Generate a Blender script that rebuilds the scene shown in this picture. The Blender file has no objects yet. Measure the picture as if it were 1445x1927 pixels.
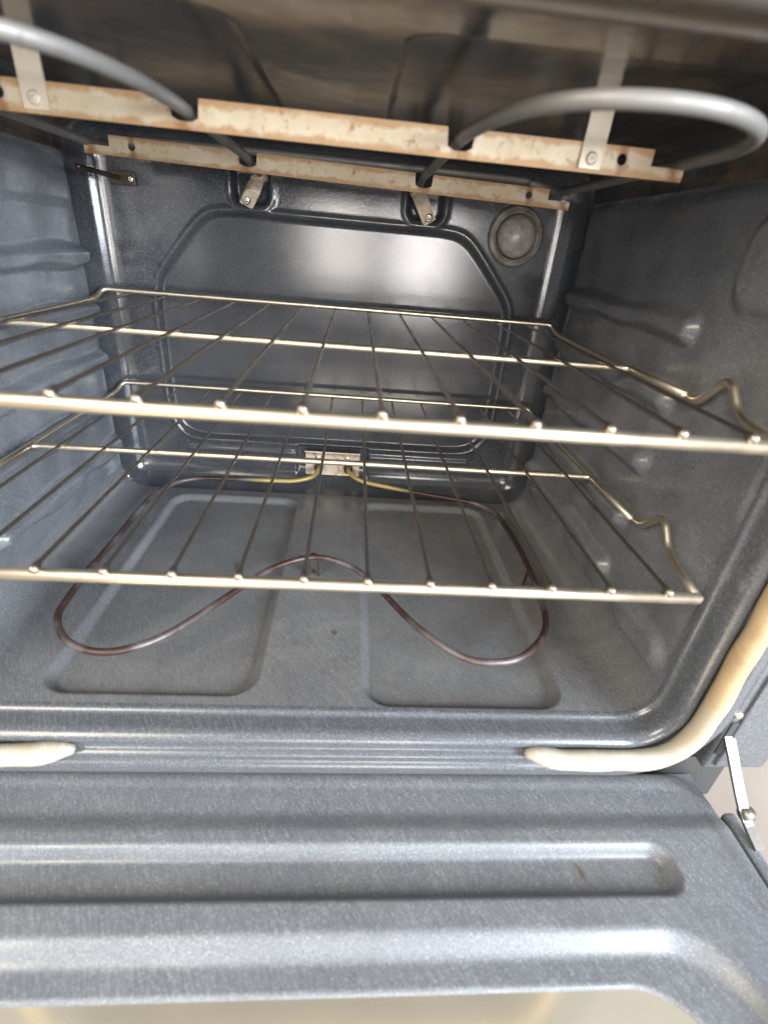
import bpy, math
import numpy as np
from mathutils import Vector

# ------------------------------------------------------------------ camera, world, lamps, exposure
S = bpy.context.scene
COL = S.collection
# metres; X right, Y into the oven, Z up; origin = middle of the upper rack's front bar
cam_d = bpy.data.cameras.new("camera")
cam = bpy.data.objects.new("camera", cam_d); COL.objects.link(cam)
cam.location = (0.02496, -0.25862, 0.08286)
cam.rotation_euler = (math.radians(61.358), math.radians(-4.642), math.radians(-2.645))
cam_d.sensor_fit = 'VERTICAL'; cam_d.sensor_height = 36.0
cam_d.lens = 927.88 / 1927 * 36.0
cam_d.clip_start = 0.01; cam_d.clip_end = 50
cam_d.dof.use_dof = True; cam_d.dof.focus_distance = 0.62; cam_d.dof.aperture_fstop = 4.2
S.camera = cam

world = bpy.data.worlds.new("World"); S.world = world; world.use_nodes = True
bg = world.node_tree.nodes["Background"]
bg.inputs[0].default_value = (0.96, 0.98, 1.0, 1); bg.inputs[1].default_value = 0.75

def area(name, loc, target, sx, sy, power, col):
    d = bpy.data.lights.new(name, 'AREA'); d.shape = 'RECTANGLE'; d.size = sx; d.size_y = sy
    d.energy = power; d.color = col
    o = bpy.data.objects.new(name, d); COL.objects.link(o); o.location = loc
    o.rotation_euler = (Vector(target) - Vector(loc)).to_track_quat('-Z', 'Y').to_euler()
    return o
area("window_light", (1.9, -1.9, 0.60), (-0.2, 0.12, -0.18), 1.4, 1.3, 235, (0.86, 0.93, 1.0))
area("room_window", (-0.10, -2.6, 0.06), (0.0, 0.4, 0.0), 0.36, 0.62, 13, (1.0, 0.93, 0.86))
area("room_window", (0.47, -2.6, 0.02), (0.1, 0.4, 0.0), 0.42, 0.70, 22, (1.0, 0.95, 0.92))
area("ceiling_light", (-1.15, -1.35, 1.05), (0.1, 0.1, -0.12), 1.1, 0.9, 55, (1.0, 0.86, 0.68))

S.view_settings.view_transform = 'Standard'; S.view_settings.look = 'None'
S.view_settings.gamma = 1.0; S.view_settings.exposure = 0.0
S.view_settings.use_curve_mapping = False

# ------------------------------------------------------------------ dimensions
HW = 0.303          # half width of the cavity
ZF, ZC = -0.265, 0.175   # cavity floor and ceiling
D = 0.455           # back wall
YF = 0.030          # where the walls meet the front frame
RC = 0.032          # fillet between the liner's walls
ZDOOR = -0.325      # inner face of the open door
ZK = -0.62          # kitchen floor

# ------------------------------------------------------------------ materials
MATS = {}
class NT:
    def __init__(s, name):
        s.m = bpy.data.materials.new(name); s.m.use_nodes = True
        s.t = s.m.node_tree; s.b = s.t.nodes["Principled BSDF"]; MATS[name] = s.m
    def n(s, typ, **kw):
        o = s.t.nodes.new(typ)
        for k, v in kw.items():
            if k.startswith('i_'):
                o.inputs[k[2:].replace('_', ' ')].default_value = v
            else: setattr(o, k, v)
        return o
    def l(s, a, b): s.t.links.new(a, b)
    def coord(s, scale=(1, 1, 1), rot=(0, 0, 0)):
        tc = s.n('ShaderNodeTexCoord'); mp = s.n('ShaderNodeMapping')
        mp.inputs['Scale'].default_value = scale; mp.inputs['Rotation'].default_value = rot
        r = s.n('ShaderNodeVectorRotate') if False else mp
        s.l(tc.outputs['Object'], mp.inputs['Vector']); return mp.outputs['Vector']
    def noise(s, vec, scale, detail=2, rough=0.5, dist=0.0):
        o = s.n('ShaderNodeTexNoise'); o.inputs['Scale'].default_value = scale
        o.inputs['Detail'].default_value = detail; o.inputs['Roughness'].default_value = rough
        o.inputs['Distortion'].default_value = dist
        s.l(vec, o.inputs['Vector']); return o.outputs['Fac']
    def ramp(s, fac, stops):
        o = s.n('ShaderNodeValToRGB'); e = o.color_ramp.elements
        while len(e) < len(stops): e.new(0.5)
        for i, (p, c) in enumerate(stops):
            e[i].position = p; e[i].color = (c, c, c, 1) if not isinstance(c, tuple) else (*c, 1)
        s.l(fac, o.inputs['Fac']); return o.outputs['Color']
    def mix(s, fac, a, b, mode='MIX'):
        o = s.n('ShaderNodeMix', data_type='RGBA', blend_type=mode)
        for sock, v in ((o.inputs[0], fac), (o.inputs[6], a), (o.inputs[7], b)):
            if hasattr(v, 'is_output'): s.l(v, sock)
            elif isinstance(v, (int, float)): sock.default_value = v
            else: sock.default_value = (*v, 1)
        return o.outputs[2]
    def math(s, op, a, b=0.0):
        o = s.n('ShaderNodeMath', operation=op)
        for i, v in enumerate((a, b)):
            if hasattr(v, 'is_output'): s.l(v, o.inputs[i])
            else: o.inputs[i].default_value = v
        return o.outputs[0]
    def bump(s, h, strength, dist):
        o = s.n('ShaderNodeBump'); o.inputs['Strength'].default_value = strength
        o.inputs['Distance'].default_value = dist; s.l(h, o.inputs['Height'])
        s.l(o.outputs['Normal'], s.b.inputs['Normal'])
    def set(s, **kw):
        for k, v in kw.items():
            sock = s.b.inputs[k.replace('_', ' ')]
            if hasattr(v, 'is_output'): s.l(v, sock)
            elif isinstance(v, tuple): sock.default_value = (*v, 1)
            else: sock.default_value = v
        return s.m

def enamel(name, base=(0.036, 0.040, 0.050), fleck=(0.42, 0.45, 0.48), amount=0.5, rough=0.2,
           streak=None, grime=0.0, stain=None, wav=0.0, film=0.0, smix=0.42):
    """dark porcelain enamel with pale flecks; streak = angle of the wiped, drawn-out flecks in the XY plane"""
    m = NT(name)
    iso = m.coord()
    f1 = m.noise(iso, 900, 1.0, 0.5)
    sp = m.ramp(f1, [(0.54, 0.0), (0.68, 1.0)])
    if streak is not None:
        tc = m.n('ShaderNodeTexCoord'); vr = m.n('ShaderNodeVectorRotate', rotation_type='Z_AXIS')
        vr.inputs['Angle'].default_value = streak; m.l(tc.outputs['Object'], vr.inputs['Vector'])
        mp = m.n('ShaderNodeMapping'); mp.inputs['Scale'].default_value = (1.0, 0.075, 1.0)
        m.l(vr.outputs['Vector'], mp.inputs['Vector'])
        f2 = m.noise(mp.outputs['Vector'], 980, 1.5, 0.6)
        sp2 = m.ramp(f2, [(0.42, 0.0), (0.80, 1.0)])
        sp = m.mix(smix, sp, sp2)
    cl = m.ramp(m.noise(iso, 22, 3, 0.6), [(0.3, 0.55), (0.7, 1.0)])
    fac = m.math('MULTIPLY', m.math('MULTIPLY', sp, cl), amount)
    col = m.mix(fac, base, fleck)
    if grime > 0:
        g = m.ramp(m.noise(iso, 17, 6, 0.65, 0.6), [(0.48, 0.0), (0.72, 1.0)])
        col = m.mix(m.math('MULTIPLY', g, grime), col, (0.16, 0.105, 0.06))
    if film > 0:
        g = m.ramp(m.noise(iso, 9, 6, 0.7, 0.8), [(0.42, 0.0), (0.75, 1.0)])
        col = m.mix(m.math('MULTIPLY', g, film), col, (0.50, 0.50, 0.49))
    for (p, r, c, k) in (stain or []):
        tc = m.n('ShaderNodeTexCoord'); mp = m.n('ShaderNodeMapping'); mp.vector_type = 'TEXTURE'
        mp.inputs['Location'].default_value = p; mp.inputs['Scale'].default_value = r
        mp.inputs['Rotation'].default_value = (0, 0, 0.35)
        m.l(tc.outputs['Object'], mp.inputs['Vector'])
        vl = m.n('ShaderNodeVectorMath', operation='LENGTH'); m.l(mp.outputs['Vector'], vl.inputs[0])
        wob = m.math('ADD', vl.outputs['Value'], m.math('MULTIPLY', m.noise(iso, 120, 3), 0.9))
        s_ = m.ramp(wob, [(0.75, 1.0), (1.25, 0.0)])
        col = m.mix(m.math('MULTIPLY', s_, k), col, c)
    rg = m.ramp(m.noise(iso, 14, 4, 0.6), [(0.3, rough * 0.75), (0.72, rough * 1.5)])
    if wav > 0:
        h = m.math('ADD', m.math('MULTIPLY', m.noise(iso, 26, 2), 1.0), m.math('MULTIPLY', f1, 0.012))
        m.bump(h, 1.0, wav)
    else:
        m.bump(f1, 0.25, 0.00025)
    return m.set(Base_Color=col, Roughness=rg, Specular_IOR_Level=0.6)

def bare_metal(name, col, rough, metal=1.0, var=0.1, scale=40, rust=None, rk=0.6, lo=0.5, hi=0.7):
    m = NT(name); iso = m.coord()
    f = m.noise(iso, scale, 4, 0.6)
    c2 = tuple(max(0, x * (1 - 2.2 * var)) for x in col)
    c = m.mix(m.ramp(f, [(0.3, 0.0), (0.7, 1.0)]), c2, col)
    met = metal; rg = m.ramp(f, [(0.3, rough * 1.25), (0.7, rough * 0.85)])
    if rust:
        g = m.ramp(m.noise(iso, 55, 7, 0.68, 1.2), [(lo, 0.0), (hi, 1.0)])
        g = m.math('MULTIPLY', g, rk); c = m.mix(g, c, rust)
        rg = m.mix(g, rg, (0.75, 0.75, 0.75))
    m.bump(m.noise(iso, 400, 2), 0.15, 0.0003)
    return m.set(Base_Color=c, Roughness=rg, Metallic=met)

enamel('enamel_wall', base=(0.106, 0.114, 0.130), rough=0.23, amount=0.40, film=0.14)
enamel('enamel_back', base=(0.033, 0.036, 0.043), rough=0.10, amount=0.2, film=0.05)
enamel('enamel_floor', base=(0.110, 0.114, 0.122), fleck=(0.42, 0.43, 0.45), rough=0.2, amount=0.42, streak=-0.55, film=0.10,
       stain=[((-0.10, 0.24, ZF), (0.012, 0.02, 0.05), (0.05, 0.045, 0.04), 0.5), ((0.15, 0.33, ZF), (0.02, 0.012, 0.05), (0.22, 0.20, 0.17), 0.4), ((0.02, 0.12, ZF), (0.006, 0.009, 0.05), (0.05, 0.04, 0.03), 0.6)])
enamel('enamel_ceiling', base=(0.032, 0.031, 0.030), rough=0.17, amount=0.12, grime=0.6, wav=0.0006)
enamel('enamel_frame', base=(0.070, 0.076, 0.088), rough=0.2, amount=0.4, streak=-0.45,
       stain=[((0.0, 0.015, 0.19), (0.9, 0.3, 0.075), (0.10, 0.08, 0.06), 0.95)])
enamel('enamel_door', base=(0.108, 0.118, 0.134), fleck=(0.52, 0.55, 0.59), rough=0.40, amount=0.50, film=0.08, streak=-0.5,
       stain=[((0.222, -0.065, ZDOOR), (0.006, 0.020, 0.05), (0.10, 0.055, 0.03), 0.8)])
bare_metal('rack_steel', (0.84, 0.75, 0.60), 0.36, 1.0, 0.06, 30, rust=(0.20, 0.13, 0.08), rk=0.45, lo=0.6, hi=0.8)
m = NT('bar_steel'); iso = m.coord()
c = m.mix(m.ramp(m.noise(iso, 18, 3, 0.6), [(0.35, 0.0), (0.65, 1.0)]), (0.43, 0.34, 0.22), (0.52, 0.455, 0.345))
tc = m.n('ShaderNodeTexCoord'); sx = m.n('ShaderNodeSeparateXYZ'); m.l(tc.outputs['Object'], sx.inputs[0])
az = m.math('ABSOLUTE', m.math('MULTIPLY', sx.outputs['Z'], 118.0))          # 0 in the middle, 1 at both edges
blot = m.noise(iso, 95, 8, 0.75, 0.3)
c = m.mix(m.math('MULTIPLY', m.ramp(blot, [(0.55, 0.0), (0.66, 1.0)]), 0.75), c, (0.22, 0.10, 0.035))
ed = m.math('ADD', m.math('MULTIPLY', az, 0.55), m.math('MULTIPLY', m.noise(iso, 38, 6, 0.7), 1.1))
c = m.mix(m.math('MULTIPLY', m.ramp(ed, [(0.82, 0.0), (1.08, 1.0)]), 0.8), c, (0.31, 0.165, 0.06))
ax = m.math('ABSOLUTE', sx.outputs['X'])
for cx, w_ in ((0.0905, 0.022), (0.204, 0.012), (0.243, 0.016)):
    nd = m.math('ADD', m.math('DIVIDE', m.math('ABSOLUTE', m.math('SUBTRACT', ax, cx)), w_), m.math('MULTIPLY', m.noise(iso, 70, 5, 0.7), 1.2))
    c = m.mix(m.math('MULTIPLY', m.ramp(nd, [(0.65, 1.0), (1.2, 0.0)]), 0.85), c, (0.20, 0.085, 0.03))
m.bump(blot, 0.25, 0.0006)
m.set(Base_Color=c, Roughness=0.5, Metallic=0.25)
bare_metal('wire_steel', (0.38, 0.34, 0.29), 0.38, 1.0, 0.12, 25, rust=(0.16, 0.10, 0.06), rk=0.5, lo=0.5, hi=0.75)
bare_metal('strap_steel', (0.60, 0.52, 0.42), 0.5, 0.35, 0.08, 40)
bare_metal('tube_grey', (0.23, 0.225, 0.215), 0.5, 0.45, 0.10, 30, rust=(0.09, 0.06, 0.05), rk=0.5, lo=0.55, hi=0.75)
bare_metal('plate_tan', (0.62, 0.53, 0.42), 0.5, 0.3, 0.08, 60, rust=(0.16, 0.08, 0.03), rk=0.85, lo=0.52, hi=0.68)
bare_metal('screw_steel', (0.75, 0.71, 0.62), 0.25, 1.0, 0.06, 90)
bare_metal('hinge_steel', (0.36, 0.35, 0.33), 0.42, 1.0, 0.2, 120, rust=(0.2, 0.14, 0.09), rk=0.5)
bare_metal('probe_brown', (0.085, 0.062, 0.045), 0.35, 0.8, 0.15, 60)
bare_metal('panel_dark', (0.05, 0.052, 0.056), 0.4, 0.0, 0.1, 12)

# bake element: dark reddish brown, greyish where scaled, straw yellow near the terminals
m = NT('tube_brown'); iso = m.coord()
c = m.mix(m.ramp(m.noise(iso, 18, 4, 0.6), [(0.46, 0.0), (0.66, 1.0)]), (0.050, 0.028, 0.022), (0.15, 0.13, 0.135))
tc = m.n('ShaderNodeTexCoord'); sx = m.n('ShaderNodeSeparateXYZ'); m.l(tc.outputs['Object'], sx.inputs[0])
ax = m.math('ABSOLUTE', sx.outputs['X'])
near = m.math('MULTIPLY', m.ramp(ax, [(0.09, 1.0), (0.125, 0.0)]), m.ramp(sx.outputs['Y'], [(0.36, 0.0), (0.39, 1.0)]))
c = m.mix(near, c, (0.42, 0.34, 0.12))
m.bump(m.noise(iso, 300, 3), 0.3, 0.0004)
m.set(Base_Color=c, Roughness=0.42, Metallic=0.3)

# woven glass-fibre gasket
m = NT('gasket_fibre'); iso = m.coord()
wv = m.n('ShaderNodeTexWave', wave_type='BANDS', bands_direction='DIAGONAL'); wv.inputs['Scale'].default_value = 200
wv.inputs['Distortion'].default_value = 1.2; m.l(iso, wv.inputs['Vector'])
c = m.mix(m.ramp(m.noise(iso, 60, 4), [(0.35, 0.0), (0.75, 1.0)]), (0.42, 0.41, 0.37), (0.36, 0.32, 0.25))
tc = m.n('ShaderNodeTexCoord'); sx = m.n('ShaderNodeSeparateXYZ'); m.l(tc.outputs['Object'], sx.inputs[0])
warm_lit = m.ramp(m.math('ADD', m.math('MULTIPLY', sx.outputs['Z'], 10.0), m.math('ADD', m.math('MULTIPLY', m.noise(iso, 30, 4), 0.6), 2.6)), [(0.1, 0.0), (1.0, 1.0)])
c = m.mix(m.math('MULTIPLY', warm_lit, 0.75), c, (0.47, 0.30, 0.13))  # orange towards the top: warm lamplight painted into the gasket colour
c = m.mix(m.ramp(wv.outputs['Color'], [(0.0, 0.4), (0.5, 0.0)]), c, (0.25, 0.31, 0.24))
c = m.mix(m.math('MULTIPLY', m.ramp(m.noise(iso, 34, 6, 0.7, 0.5), [(0.50, 0.0), (0.72, 1.0)]), 0.7), c, (0.24, 0.15, 0.07))
m.bump(wv.outputs['Fac'], 0.25, 0.0005)
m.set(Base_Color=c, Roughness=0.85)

m = NT('lamp_glass'); iso = m.coord()
m.bump(m.noise(iso, 150, 2), 0.3, 0.001)
m.set(Base_Color=m.mix(m.ramp(m.noise(iso, 110, 5, 0.7), [(0.38, 0.0), (0.66, 1.0)]), (0.26, 0.25, 0.23), (0.50, 0.48, 0.44)), Roughness=0.3, Transmission_Weight=0.3, IOR=1.45)
bare_metal('lamp_ring', (0.26, 0.235, 0.205), 0.55, 0.4, 0.25, 90)

# door window: beige reflection of the room put into the glass colour
m = NT('window_glass'); iso = m.coord()
c = m.mix(m.ramp(m.noise(iso, 5, 3), [(0.35, 0.0), (0.7, 1.0)]), (0.60, 0.57, 0.45), (0.56, 0.50, 0.42))
m.set(Base_Color=c, Metallic=0.65, Roughness=0.10)

m = NT('floor_tile'); iso = m.coord()
c = m.mix(m.ramp(m.noise(iso, 6, 5), [(0.3, 0.0), (0.7, 1.0)]), (0.36, 0.30, 0.26), (0.42, 0.36, 0.31))
m.set(Base_Color=c, Roughness=0.5)

# ------------------------------------------------------------------ geometry helpers
def link(o, parent=None):
    COL.objects.link(o)
    if parent is not None: o.parent = parent
    return o
def obj(name, mesh, mat=None, parent=None):
    if mat and not mesh.materials: mesh.materials.append(MATS[mat])
    return link(bpy.data.objects.new(name, mesh), parent)
def thing(name, label, cat, group=None):
    o = bpy.data.objects.new(name, None); COL.objects.link(o)
    o.empty_display_size = 0.05
    o['label'] = label; o['category'] = cat
    if group: o['group'] = group
    return o
def mesh(name, v, f, smooth=True):
    me = bpy.data.meshes.new(name); me.from_pydata([tuple(map(float, p)) for p in v], [], [tuple(map(int, q)) for q in f])
    me.update()
    if smooth: me.polygons.foreach_set('use_smooth', [True] * len(me.polygons))
    return me
def grid(name, P, keep=None, flip=False):
    """P: (nu, nv, 3) array of points"""
    nu, nv = P.shape[:2]; idx = np.arange(nu * nv).reshape(nu, nv)
    a, b, c, d = idx[:-1, :-1].ravel(), idx[1:, :-1].ravel(), idx[1:, 1:].ravel(), idx[:-1, 1:].ravel()
    F = np.stack([a, b, c, d] if not flip else [a, d, c, b], 1)
    if keep is not None: F = F[keep[:-1, :-1].ravel() & keep[1:, 1:].ravel()]
    return mesh(name, P.reshape(-1, 3), F)
def box(name, lo, hi, bev=0.0):
    import bmesh
    bm = bmesh.new(); bmesh.ops.create_cube(bm, size=1)
    lo, hi = np.array(lo, float), np.array(hi, float)
    for v in bm.verts: v.co = Vector((lo + hi) / 2 + np.array(v.co) * (hi - lo))
    if bev: bmesh.ops.bevel(bm, geom=bm.edges[:], offset=bev, segments=2, affect='EDGES', profile=0.6)
    me = bpy.data.meshes.new(name); bm.to_mesh(me); bm.free(); return me
def smooth_path(pts, n=10):
    """Catmull-Rom through the points"""
    p = np.array(pts, float); q = np.vstack([2 * p[0] - p[1], p, 2 * p[-1] - p[-2]]); out = []
    for i in range(1, len(q) - 2):
        a, b, c, d = q[i - 1], q[i], q[i + 1], q[i + 2]
        for t in np.linspace(0, 1, n, endpoint=False):
            out.append(0.5 * (2 * b + (c - a) * t + (2 * a - 5 * b + 4 * c - d) * t * t + (-a + 3 * b - 3 * c + d) * t ** 3))
    out.append(p[-1]); return np.array(out)
def fillet_path(pts, r, n=5):
    """polyline with rounded corners"""
    p = [np.array(x, float) for x in pts]; out = [p[0]]
    for i in range(1, len(p) - 1):
        a, b, c = p[i - 1], p[i], p[i + 1]
        la, lc = np.linalg.norm(a - b), np.linalg.norm(c - b); rr = min(r, la * 0.48, lc * 0.48)
        s, e = b + (a - b) / la * rr, b + (c - b) / lc * rr
        for t in np.linspace(0, 1, n + 1): out.append((1 - t) ** 2 * s + 2 * t * (1 - t) * b + t * t * e)
    out.append(p[-1]); return np.array(out)
def tube(name, path, r, sides=12, dome=False):
    p = np.array(path, float); n = len(p); rad = np.full(n, r) if np.isscalar(r) else np.array(r)
    T = np.gradient(p, axis=0); T /= np.linalg.norm(T, axis=1)[:, None]
    up = np.array([0, 0, 1.0]) if abs(T[0][2]) < 0.9 else np.array([0, 1.0, 0])
    N = up - T[0] * (up @ T[0]); N /= np.linalg.norm(N); V = []
    a = np.linspace(0, 2 * math.pi, sides, endpoint=False)
    for i in range(n):
        N = N - T[i] * (N @ T[i]); N /= np.linalg.norm(N); B = np.cross(T[i], N)
        V += [p[i] + rad[i] * (math.cos(x) * N + math.sin(x) * B) for x in a]
    F = []
    for i in range(n - 1):
        for j in range(sides):
            k = (j + 1) % sides
            F.append((i * sides + j, i * sides + k, (i + 1) * sides + k, (i + 1) * sides + j))
    s0 = len(V); V.append(p[0] - T[0] * rad[0] * (0.5 if dome else 0.05)); V.append(p[-1] + T[-1] * rad[-1] * (0.5 if dome else 0.05))
    for j in range(sides):
        k = (j + 1) % sides
        F.append((s0, k, j)); F.append((s0 + 1, (n - 1) * sides + j, (n - 1) * sides + k))
    return mesh(name, V, F)
def ribbon(name, path, width_dir, w, t):
    """flat strip with thickness, swept along a path"""
    p = np.array(path, float); T = np.gradient(p, axis=0); T /= np.linalg.norm(T, axis=1)[:, None]
    Wd = np.array(width_dir, float); V = []; F = []
    for i in range(len(p)):
        wd = Wd - T[i] * (Wd @ T[i]); wd /= np.linalg.norm(wd); nn = np.cross(T[i], wd)
        for sx, sn in ((-1, -1), (1, -1), (1, 1), (-1, 1)): V.append(p[i] + wd * w / 2 * sx + nn * t / 2 * sn)
    for i in range(len(p) - 1):
        for j in range(4):
            k = (j + 1) % 4; F.append((i * 4 + j, i * 4 + k, i * 4 + 4 + k, i * 4 + 4 + j))
    F.append((3, 2, 1, 0)); e = (len(p) - 1) * 4; F.append((e, e + 1, e + 2, e + 3))
    return mesh(name, V, F, False)
def lathe(name, prof, center, axis, sides=32):
    """prof: (radius, height along axis)"""
    ax = Vector(axis).normalized(); q = Vector((0, 0, 1)).rotation_difference(ax); c = Vector(center); V = []; F = []
    for r, h in prof:
        for j in range(sides):
            a = 2 * math.pi * j / sides; V.append(c + q @ Vector((r * math.cos(a), r * math.sin(a), h)))
    for i in range(len(prof) - 1):
        for j in range(sides):
            k = (j + 1) % sides; F.append((i * sides + j, i * sides + k, (i + 1) * sides + k, (i + 1) * sides + j))
    return mesh(name, V, F)
def sst(a, b, x):
    t = np.clip((x - a) / (b - a), 0, 1); return t * t * (3 - 2 * t)
def sd_rbox(x, y, cx, cy, hx, hy, r):
    qx, qy = np.abs(x - cx) - hx + r, np.abs(y - cy) - hy + r
    return np.hypot(np.maximum(qx, 0), np.maximum(qy, 0)) + np.minimum(np.maximum(qx, qy), 0) - r
def sd_poly(x, y, pts, r):
    """distance to a convex polygon (counter-clockwise), corners rounded by r"""
    d = np.full_like(x, -9.0); p = np.array(pts); n = len(p); k = 1 / (r * 0.6); acc = 0
    for i in range(n):
        a, b = p[i], p[(i + 1) % n]; e = (b - a) / np.linalg.norm(b - a)
        s = (x - a[0]) * e[1] - (y - a[1]) * e[0]
        acc = acc + np.exp(np.clip(s * k, -60, 60))
    return np.log(acc) / k
def screw(name, c, axis, r, mat, parent):
    o = obj(name, lathe(name, [(0, r * .45), (r * .3, r * .45), (r * .3, r * .3), (r * .45, r * .45), (r * .8, r * .35), (r, 0.0), (r, -r * .3)], c, axis, 16), mat, parent)
    return o

# ------------------------------------------------------------------ the setting
fl = obj('kitchen_floor', grid('kitchen_floor', np.array([[[x, y, ZK] for y in (-4, 3)] for x in (-4, 4)], float)), 'floor_tile')
fl['kind'] = 'structure'

# ------------------------------------------------------------------ the oven
oven = thing('oven', 'dark blue-grey speckled enamel oven with its door hanging open', 'oven')
oven.location = (0, 0, 0)

# back wall: tray with rounded edges
def arc_axis(h0, h1, n, m=10):
    """flat samples between h0+RC and h1-RC, quarter-turn samples at both ends; returns coordinate and offset into the fillet"""
    th = np.linspace(0, math.pi / 2, m)
    lo = h0 + RC - RC * np.sin(th[::-1]); hi = h1 - RC + RC * np.sin(th)
    mid = np.linspace(h0 + RC, h1 - RC, n)[1:-1]
    c = np.concatenate([lo, mid, hi]); off = np.concatenate([RC * np.sin(th[::-1]), 0 * mid, RC * np.sin(th)])
    return c, off
xs, xo = arc_axis(-HW, HW, 330); zs, zo = arc_axis(ZF, ZC, 250)
X, Z = np.meshgrid(xs, zs, indexing='ij'); A, B = np.meshgrid(xo, zo, indexing='ij')
Y = D - RC + np.sqrt(np.maximum(RC * RC - A * A - B * B, 0))
pan = [(-0.213, -0.193), (0.213, -0.193), (0.236, -0.168), (0.236, 0.016), (0.160, 0.099), (-0.160, 0.099), (-0.232, 0.016), (-0.232, -0.168)]
d = sd_poly(X, Z, pan, 0.012)
h = 0.0072 * sst(0.003, -0.0045, d) - 0.0012 * np.exp(-((d - 0.005) / 0.0028) ** 2)
for sx in (-1, 1):
    d = sd_rbox(X, Z, sx * 0.1065, 0.142, 0.020, 0.030, 0.009); h += 0.010 * sst(0.003, -0.003, d) - 0.002 * np.exp(-((d - 0.006) / 0.003) ** 2)
d = sd_rbox(X, Z, 0.002, -0.232, 0.054, 0.034, 0.004); h = h * sst(-0.001, 0.004, d) + 0.005 * sst(0.003, -0.003, d)
d = sd_rbox(X, Z, 0, -0.212, 0.215, 0.0035, 0.003); h += -0.0022 * sst(0.003, -0.003, d) * sst(0.056, 0.060, np.abs(X))
d = np.hypot(X - 0.2245, Z - 0.103) - 0.030; h += 0.012 * sst(0.002, -0.002, d)
flat = (A == 0) & (B == 0)
Y = Y + h * sst(RC * 0.6, 0, np.maximum(A, B))
obj('back_wall', grid('back_wall', np.stack([X, Y, Z], -1)), 'enamel_back', oven)

# side walls with pressed-in rack guides
def side_wall(sgn):
    ys = np.linspace(YF, D - RC, 260); zz = np.linspace(ZF + RC, ZC - RC, 260)
    Yg, Zg = np.meshgrid(ys, zz, indexing='ij'); h = np.zeros_like(Yg)
    for k in range(5):
        zc = 0.0408 - 0.0594 * k
        d = sd_rbox(Yg, Zg + 0.0022 * np.sin(Yg * 52 + k * 1.7) * (Zg < zc), 0.294, zc, 0.141, 0.0095, 0.0095); h = np.maximum(h, 0.0110 * sst(0.0055 + 0.003 * np.sin(Yg * 40 + k), -0.0065, d))
        if k < 4:
            d = sd_rbox(Yg, Zg, 0.285, zc - 0.0215, 0.110, 0.006, 0.006); h -= 0.0036 * sst(0.004, -0.004, d)
    for zc, hh in ((0.092, 0.032), (-0.215, 0.016)):
        d = sd_rbox(Yg, Zg, 0.084, zc, 0.042, hh, 0.020); h = np.maximum(h, 0.007 * sst(0.007, -0.008, d))
    d = sd_rbox(Yg, Zg, 0.24, 0.115, 0.19, 0.022, 0.015); h = np.maximum(h, 0.002 * sst(0.006, -0.006, d))
    # thin sheet: slightly uneven
    h += 0.0016 * np.sin(Yg * 23 + sgn) * np.sin(Zg * 17 + 1.3) + 0.0012 * np.sin(Yg * 61 + Zg * 37 + 2 * sgn) * np.sin(Zg * 71 - Yg * 29)
    e = np.minimum(np.minimum(Yg - YF, D - RC - Yg), np.minimum(Zg - ZF - RC, ZC - RC - Zg)); h *= sst(0, 0.006, e)
    P = np.stack([sgn * (HW - h), Yg, Zg], -1)
    return obj('side_wall', grid('side_wall', P, flip=sgn > 0), 'enamel_wall', oven)
side_wall(-1)['label'] = 'left oven wall with pressed rack guides'
side_wall(1)['label'] = 'right oven wall with pressed rack guides'

# floor with two recessed panels, coved up at both sides
ys = np.linspace(YF, D - RC, 240); xs, xo = arc_axis(-HW, HW, 330)
X, Yg = np.meshgrid(xs, ys, indexing='ij'); A = np.meshgrid(xo, ys, indexing='ij')[0]
Z = ZF + RC - np.sqrt(np.maximum(RC * RC - A * A, 0)); h = 0
for cx, hx, y0, y1 in ((-0.134, 0.087, 0.042, 0.402), (0.139, 0.088, 0.034, 0.402)):
    d = sd_rbox(X, Yg, cx, (y0 + y1) / 2, hx, (y1 - y0) / 2, 0.022); h = h + 0.0075 * sst(0.004, -0.005, d)
obj('cavity_floor', grid('cavity_floor', np.stack([X, Yg, Z - h], -1)), 'enamel_floor', oven)
# ceiling
Z = ZC - RC + np.sqrt(np.maximum(RC * RC - A * A, 0)); h = 0
for cx in (-0.145, 0.145):
    d = sd_rbox(X, Yg, cx, 0.23, 0.10, 0.16, 0.02); h = h + 0.0025 * sst(0.005, -0.005, d)
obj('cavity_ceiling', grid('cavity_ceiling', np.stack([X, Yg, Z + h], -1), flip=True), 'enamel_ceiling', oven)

# rounded-rectangle loop at offset n outside the liner
def loop(n, m=14):
    cx, cz0, cz1 = HW - RC, ZF + RC, ZC - RC; out = []
    for (x, z, a0) in ((cx, cz0, -90), (cx, cz1, 0), (-cx, cz1, 90), (-cx, cz0, 180)):
        for a in np.linspace(math.radians(a0), math.radians(a0 + 90), m):
            out.append((x + (RC + n) * math.cos(a), z + (RC + n) * math.sin(a)))
    return out
prof = [(0, .030), (0, .0255), (.0022, .0235), (.003, .021), (.003, .010), (.0042, .0055), (.0075, .0022), (.0115, .0012), (.0135, .0042),
        (.0195, .0045), (.0212, .001), (.0240, -.0012), (.0270, .0005), (.0292, .0035), (.0345, .0038), (.0375, .0008), (.0400, 0), (.0455, .0), (.0490, .002), (.0500, .006), (.0500, .03)]
pp = fillet_path([(a, b, 0) for a, b in prof], 0.0014, 2)[:, :2]
L = [loop(n) for n, y in pp]; P = np.array([[(x, y, z) for x, z in (l + l[:1])] for l, (n, y) in zip(L, pp)])
obj('front_frame', grid('front_frame', P, flip=True), 'enamel_frame', oven)
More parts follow.
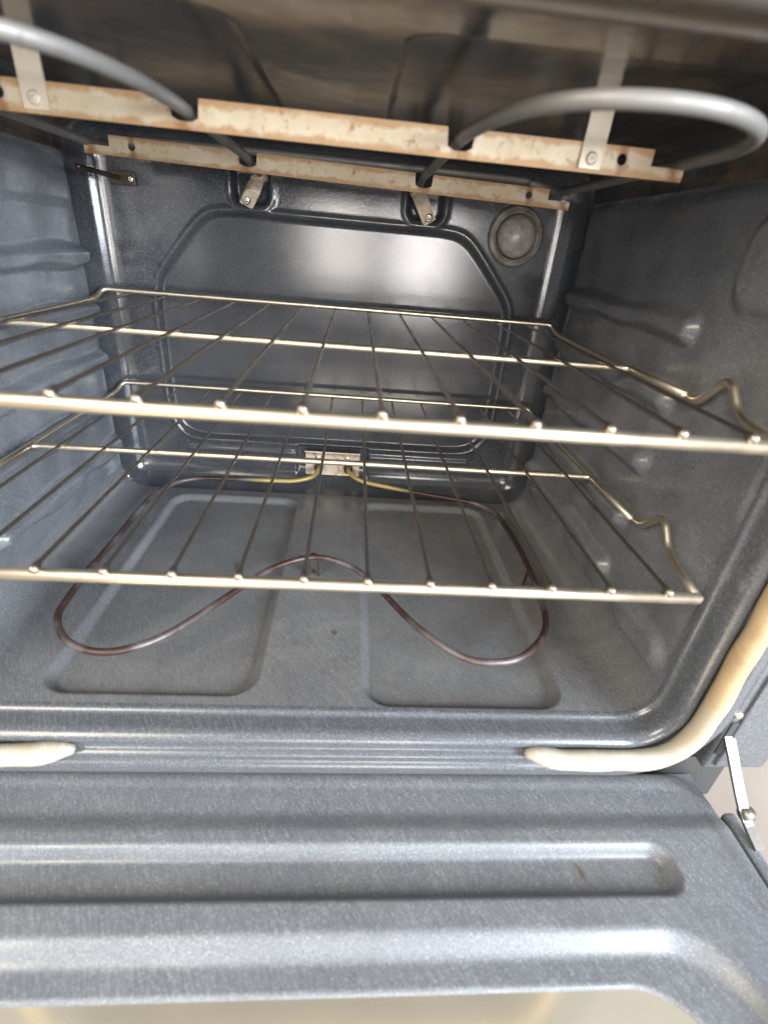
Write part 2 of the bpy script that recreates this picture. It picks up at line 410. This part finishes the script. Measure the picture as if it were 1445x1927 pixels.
for sx in (-1, 1):
    a, b = sorted((sx * 0.3535, sx * 0.412))
    obj('frame_side_strip', box('frame_side_strip', (a, 0.004, -0.305), (b, 0.03, 0.25), 0.0025), 'enamel_frame', oven)
    a, b = sorted((sx * 0.362, sx * 0.366))
    obj('frame_bead', box('frame_bead', (a, 0.0015, -0.300), (b, 0.006, 0.24), 0.0014), 'enamel_frame', oven)
    a, b = sorted((sx * 0.400, sx * 0.408))
    obj('cabinet_side', box('cabinet_side', (a, 0.031, ZK + 0.002), (b, 0.58, 0.26), 0.002), 'panel_dark', oven)
    s_ = screw('frame_screw', (sx * 0.3575, 0.004, -0.236), (0, -1, 0), 0.0042, 'screw_steel', oven)
obj('frame_top_strip', box('frame_top_strip', (-0.353, 0.004, 0.2262), (0.353, 0.03, 0.25), 0.0025), 'enamel_frame', oven)
obj('cabinet_back', box('cabinet_back', (-0.3995, 0.57, ZK + 0.002), (0.3995, 0.578, 0.26), 0.001), 'panel_dark', oven)
obj('cabinet_top', box('cabinet_top', (-0.412, 0.004, 0.2605), (0.412, 0.58, 0.275), 0.004), 'panel_dark', oven)
obj('lower_sill', box('lower_sill', (-0.3995, 0.022, -0.374), (0.3995, 0.0295, -0.316), 0.001), 'panel_dark', oven)
obj('storage_drawer', box('storage_drawer', (-0.378, 0.0, ZK + 0.05), (0.378, 0.03, -0.375), 0.006), 'panel_dark', oven)

# gasket: rope seal with a gap at the bottom
GN, GR = 0.0172, 0.0084
def gasket_path():
    l = np.array(loop(GN, 16)); z = ZF - GN
    p = np.vstack([[(0.185, z)], [(0.22, z)], [(0.245, z)], l, [(-0.245, z)], [(-0.21, z)], [(-0.175, z)]])
    out = []
    for a, b in zip(p[:-1], p[1:]):
        k = max(1, int(np.linalg.norm(b - a) / 0.006))
        for t in range(k): out.append(a + (b - a) * t / k)
    out.append(p[-1]); return np.array(out)
g = gasket_path(); n = len(g); s = np.concatenate([[0], np.cumsum(np.linalg.norm(np.diff(g, axis=0), axis=1))])
yy = -0.0062 + 0.0006 * np.sin(s * 90); e = np.minimum(s, s[-1] - s)
rad = GR * (0.45 + 0.55 * np.sqrt(sst(0, 0.022, e))) * (1 + 0.03 * np.sin(s * 140))
g3 = np.stack([g[:, 0], yy + 0.004 * (1 - sst(0, 0.03, e)), g[:, 1] + 0.0015 * np.sin(s * 33) * sst(0, .05, e) + 0.003 * (1 - sst(0, .03, e))], 1)
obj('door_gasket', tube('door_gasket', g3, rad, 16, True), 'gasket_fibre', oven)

# door, lying open
door = bpy.data.objects.new('oven_door', None); link(door, oven); door.empty_display_size = 0.05
xs = np.concatenate([[-0.3665, -0.3655], np.linspace(-0.364, 0.364, 420), [0.3655, 0.3665]]); ys = np.linspace(-0.500, 0.020, 312)
X, Yg = np.meshgrid(xs, ys, indexing='ij')
h = 0.0100 * sst(0.003, -0.006, sd_rbox(X, Yg, -0.003, -0.0665, 0.298, 0.0165, 0.014))
dB = sd_rbox(X, Yg, 0, -0.300, 0.318, 0.196, 0.060); h = h + 0.010 * sst(0.002, -0.014, dB)
dW = sd_rbox(X, Yg, 0, -0.301, 0.278, 0.169, 0.050)
h = h + 0.0045 * sst(-0.040, -0.020, Yg) + 0.016 * sst(0.001, -0.006, dW)
ed = sd_rbox(X, Yg, 0, -0.240, 0.3665, 0.260, 0.036); h = h + 0.009 * sst(-0.009, 0.0, ed) ** 2
h = h + 0.0012 * sst(-0.022, -0.014, ed) * sst(-0.004, -0.012, ed) * -1
Z = ZDOOR - h
obj('door_liner', grid('door_liner', np.stack([X, Yg, Z], -1)), 'enamel_door', door)
obj('window_glass', box('window_glass', (-0.277, -0.465, ZDOOR - 0.017), (0.277, -0.130, ZDOOR - 0.0125), 0.001), 'window_glass', door)
obj('door_frame', box('door_frame', (-0.380, -0.51, ZDOOR - 0.052), (0.380, 0.020, ZDOOR - 0.0285), 0.004), 'panel_dark', door)
for sx in (-1, 1):
    a, b = sorted((sx * 0.3685, sx * 0.3795))
    obj('door_edge', box('door_edge', (a, -0.508, ZDOOR - 0.0282), (b, -0.020, ZDOOR - 0.006), 0.003), 'enamel_door', door)
# hinges
for sx in (-1, 1):
    hg = bpy.data.objects.new('hinge', None); link(hg, oven); hg.empty_display_size = 0.02
    path = fillet_path([(sx * .3585, .012, -.252), (sx * .3615, -.003, -.270), (sx * .3700, -.016, -.297), (sx * .3765, -.030, -.320), (sx * .3785, -.052, -.330)], 0.008, 4)
    obj('hinge_arm', ribbon('hinge_arm', path, (1, 0, 0), 0.0085, 0.003), 'hinge_steel', hg)
    obj('hinge_pin', tube('hinge_pin', [(sx * .3735, -.029, -.318), (sx * .3825, -.029, -.318)], 0.0055, 14), 'hinge_steel', hg)
    obj('hinge_slot', box('hinge_slot', (min(sx * .3555, sx * .3620), .0025, -.284), (max(sx * .3555, sx * .3620), .0052, -.244), .001), 'panel_dark', hg)

# ------------------------------------------------------------------ oven racks
def make_rack(label):
    t = thing('oven_rack', label, 'rack', 'wire racks inside the oven')
    ym, yb = 0.2082, 0.4281
    obj('front_bar', tube('front_bar', [(-0.280, 0, -.0035), (-0.1, 0, -.0035), (0.1, 0, -.0035), (0.280, 0, -.0035)], 0.0043, 14), 'rack_steel', t)
    half = [(0.279, -0.002, -.003), (0.288, 0.045, -.003), (0.291, 0.060, .000), (0.292, 0.076, .0155), (0.293, 0.086, .0155), (0.294, 0.108, -.006), (0.294, 0.408, -.006), (0.291, 0.417, -.003), (0.287, 0.4275, .005)]
    path = half + [(-x, y, z) for x, y, z in half[::-1]]
    obj('frame_wire', tube('frame_wire', fillet_path(path, 0.007, 4), 0.0031, 12), 'rack_steel', t)
    mid = [(0.2885, 0.116, -.003), (0.2885, ym, -.003)]
    obj('middle_bar', tube('middle_bar', fillet_path(mid + [(-x, y, z) for x, y, z in mid[::-1]], 0.009, 5), 0.0031, 12), 'rack_steel', t)
    w = tube('cross_wire', fillet_path([(0, -.0035, .0015), (0, .003, .0030), (0, ym, .0026), (0, yb + .002, .0008)], 0.02, 3), [0.0032, 0.0030, 0.0026, 0.0022] + [0.00148] * 6, 8, True)
    for k in range(-6, 7):
        o = obj('cross_wire', w, 'wire_steel', t); o.location = (k * 0.0425, 0, 0)
    return t
r1 = make_rack('upper chrome wire oven rack, nearest the camera, above the other rack')
r2 = make_rack('lower chrome wire oven rack above the floor heating element'); r2.location = (0, 0.0105, -0.1187)

# ------------------------------------------------------------------ broil element under the ceiling
br = thing('broil_element', 'grey tubular broil element with tan support bars under the oven ceiling', 'heating element')
TZ = 0.1478
side = [(-0.0905, 0.452, .140), (-0.0905, 0.405, .1415), (-0.0905, 0.36, .1465), (-0.0905, 0.25, TZ), (-0.0905, 0.15, TZ), (-0.0925, 0.115, TZ), (-0.0985, 0.078, TZ), (-0.112, 0.043, TZ),
        (-0.134, 0.022, TZ), (-0.165, 0.0145, TZ), (-0.197, 0.022, TZ), (-0.225, 0.045, TZ), (-0.242, 0.078, TZ), (-0.2475, 0.115, TZ), (-0.2480, 0.20, TZ), (-0.2480, 0.30, TZ),
        (-0.2475, 0.365, TZ), (-0.240, 0.392, .150), (-0.220, 0.404, .155), (-0.17, 0.406, .158)]
pts = side + [(-x, y, z) for x, y, z in side[::-1]]
obj('heating_tube', tube('heating_tube', smooth_path(pts, 8), 0.0041, 14), 'tube_grey', br)
def support_bar(y, zc, tilt):
    """vertical strip with two notches for the tube, holes, and a low tab at each end"""
    import bmesh
    H = 0.0085; t = 0.0016
    out = [(-0.250, -H), (0.250, -H), (0.250, -H * .12), (0.2255, -H * .12), (0.2255, H)]
    def notch(c):  # listed right to left
        a = [(c + .0085, H * .75)]
        return [(c + .0095, H), (c + .0085, -.002), (c + .004, -.0040), (c - .004, -.0040), (c - .0085, -.002), (c - .0095, H)]
    out += notch(0.0905) + notch(-0.0905) + [(-0.2255, H), (-0.2255, -H * .12), (-0.250, -H * .12)]
    bm = bmesh.new(); vs = [bm.verts.new((x, 0, z)) for x, z in out]; es = [bm.edges.new((vs[i], vs[(i + 1) % len(vs)])) for i in range(len(vs))]
    for hx in (-0.204, 0.204):
        hv = [bm.verts.new((hx + .0036 * math.cos(a), 0, .001 + .0036 * math.sin(a))) for a in np.linspace(0, 2 * math.pi, 14, endpoint=False)]
        es += [bm.edges.new((hv[i], hv[(i + 1) % 14])) for i in range(14)]
    bmesh.ops.triangle_fill(bm, use_beauty=True, use_dissolve=False, edges=es)
    r = bmesh.ops.extrude_face_region(bm, geom=bm.faces[:])
    for v in [x for x in r['geom'] if isinstance(x, bmesh.types.BMVert)]: v.co.y += t
    bmesh.ops.recalc_face_normals(bm, faces=bm.faces[:])
    me = bpy.data.meshes.new('support_bar'); bm.to_mesh(me); bm.free()
    o = obj('support_bar', me, 'bar_steel', br); o.location = (0, y, zc); o.rotation_euler = (0, tilt, 0)
    for sx in ((-1, 1) if y < 0.2 else ()):
        zl = (ZC - zc) - tilt * -sx * 0.182
        obj('hanger_strap', ribbon('hanger_strap', fillet_path([(sx * .1815, -.0012, -.0065), (sx * .1815, -.0012, .006), (sx * .1825, .0005, .012), (sx * .1835, .002, zl + .0012)], .004, 3), (1, 0, 0), 0.0155, 0.0013), 'strap_steel', o)
        screw('rivet', (sx * .1815, -.0018, -.0005), (0, -1, 0), 0.0042, 'strap_steel', o)
    return o
support_bar(0.150, 0.1455, 0.0)
support_bar(0.358, 0.1420, 0.016)
for sx in (-1, 1):
    p = fillet_path([(sx * .0925, .430, .1385), (sx * .0985, .444, .131), (sx * .1125, .4515, .1095)], .008, 4)
    tb = obj('terminal_tab', ribbon('terminal_tab', p, (1, 0, 0.6), 0.0165, 0.005), 'plate_tan', br)
    screw('screw', (sx * .1105, .4470, .1140), (0, -1, -.35), 0.0052, 'screw_steel', tb)
    obj('terminal_sleeve', tube('terminal_sleeve', [(sx * .0905, .424, .1408), (sx * .0905, .464, .1395)], 0.0062, 16), 'plate_tan', br)

# ------------------------------------------------------------------ bake element above the floor
bk = thing('bake_element', 'thin dark brown bake element looping over the oven floor', 'heating element')
BZ = -0.240
pts = [(-.019, .460, -.231), (-.019, .444, -.2315), (-.026, .424, -.235), (-.050, .415, -.239), (-.079, .4135, BZ), (-.156, .411, BZ), (-.195, .405, BZ), (-.220, .385, BZ), (-.2325, .350, BZ), (-.2355, .300, BZ), (-.2355, .253, BZ), (-.2365, .183, BZ), (-.2350, .126, BZ),
       (-.2295, .100, BZ), (-.209, .0735, BZ), (-.179, .061, BZ), (-.151, .067, BZ), (-.123, .090, BZ), (-.079, .153, BZ), (-.048, .194, BZ), (-.008, .216, BZ), (.029, .204, BZ), (.058, .173, BZ),
       (.098, .107, BZ), (.133, .069, BZ), (.161, .060, BZ), (.195, .069, BZ), (.228, .105, BZ), (.240, .155, BZ), (.2455, .245, BZ), (.2400, .330, BZ), (.225, .362, BZ), (.200, .378, BZ), (.143, .394, BZ), (.080, .414, BZ), (.048, .424, -.238), (.032, .436, -.234), (.027, .448, -.2315), (.027, .460, -.231)]
obj('heating_tube', tube('heating_tube', smooth_path(pts, 8), 0.0033, 12), 'tube_brown', bk)
mp_ = obj('mounting_plate', ribbon('mounting_plate', fillet_path([(.0025, .4375, -.2485), (.0025, .4545, -.2480), (.0025, .4565, -.240), (.0025, .4565, -.212), (.0025, .4535, -.2065), (.0025, .440, -.2015)][1:], .002, 2), (1, 0, 0), 0.0835, 0.0016), 'plate_tan', bk)
for x in (-.0185, .0270):
    screw('screw', (x - .002, .4548, -.216), (0, -1, 0), 0.0045, 'screw_steel', mp_)
    obj('collar', lathe('collar', [(.0036, -.010), (.0062, -.010), (.0072, -.004), (.0072, 0)], (x, .4555, -.2312), (0, 1, 0), 16), 'probe_brown', mp_)
for (x, y) in ((-.2365, .183), (-.008, .216), (.2435, .200)):
    zf = ZF + (0.0 if abs(x) > .225 else (0.0 if abs(x) < .045 else -.0075))
    obj('support_foot', ribbon('support_foot', fillet_path([(x - .006, y, zf + .0008), (x - .0045, y, BZ + .001), (x, y, BZ + .0048), (x + .0045, y, BZ + .001), (x + .006, y, zf + .0008)], .003, 3), (0, 1, 0), 0.006, 0.0012), 'tube_brown', bk)

# ------------------------------------------------------------------ oven lamp and temperature probe on the back wall
lp = thing('oven_lamp', 'round unlit oven lamp with glass cover on the back wall', 'lamp')
c = (0.2245, D - 0.001, 0.103)
obj('lamp_ring', lathe('lamp_ring', [(.0245, -.006), (.0245, .002), (.0262, .0048), (.0285, .0052), (.0300, .0036), (.0318, .0042), (.0340, .0030), (.0358, -.001)], c, (0, -1, 0), 48), 'lamp_ring', lp)
obj('glass_cover', lathe('glass_cover', [(.0243, -.003), (.0241, .004), (.0235, .009), (.019, .0135), (.0125, .0165), (.006, .0178), (.0001, .0181)], c, (0, -1, 0), 40), 'lamp_glass', lp)
obj('lamp_socket', lathe('lamp_socket', [(.0262, -.0032), (.014, -.0062), (.010, .002), (.006, .006), (.0001, .0065)], c, (0, -1, 0), 32), 'strap_steel', lp)
a = np.linspace(math.radians(70), math.radians(150), 10)
for a0, a1 in ((15, 75), (200, 262)):
    a = np.radians(np.linspace(a0, a1, 10))
    obj('wire_clip', tube('wire_clip', np.stack([c[0] + .0275 * np.cos(a), np.full(10, c[1] - .0072), c[2] + .0275 * np.sin(a)], 1), 0.0011, 8), 'lamp_ring', lp)

sp = thing('temperature_probe', 'thin dark temperature probe rod in the back left corner near the ceiling', 'probe')
obj('rod', tube('rod', [(-.2585, .356, .1252), (-.2585, .40, .125), (-.2585, .452, .1245)], 0.0026, 12, True), 'probe_brown', sp)
obj('mounting_flange', box('mounting_flange', (-.2665, .4505, .1175), (-.2395, .4528, .1315), .0008), 'probe_brown', sp)
screw('screw', (-.2440, .4508, .1245), (0, -1, 0), .0036, 'screw_steel', sp)
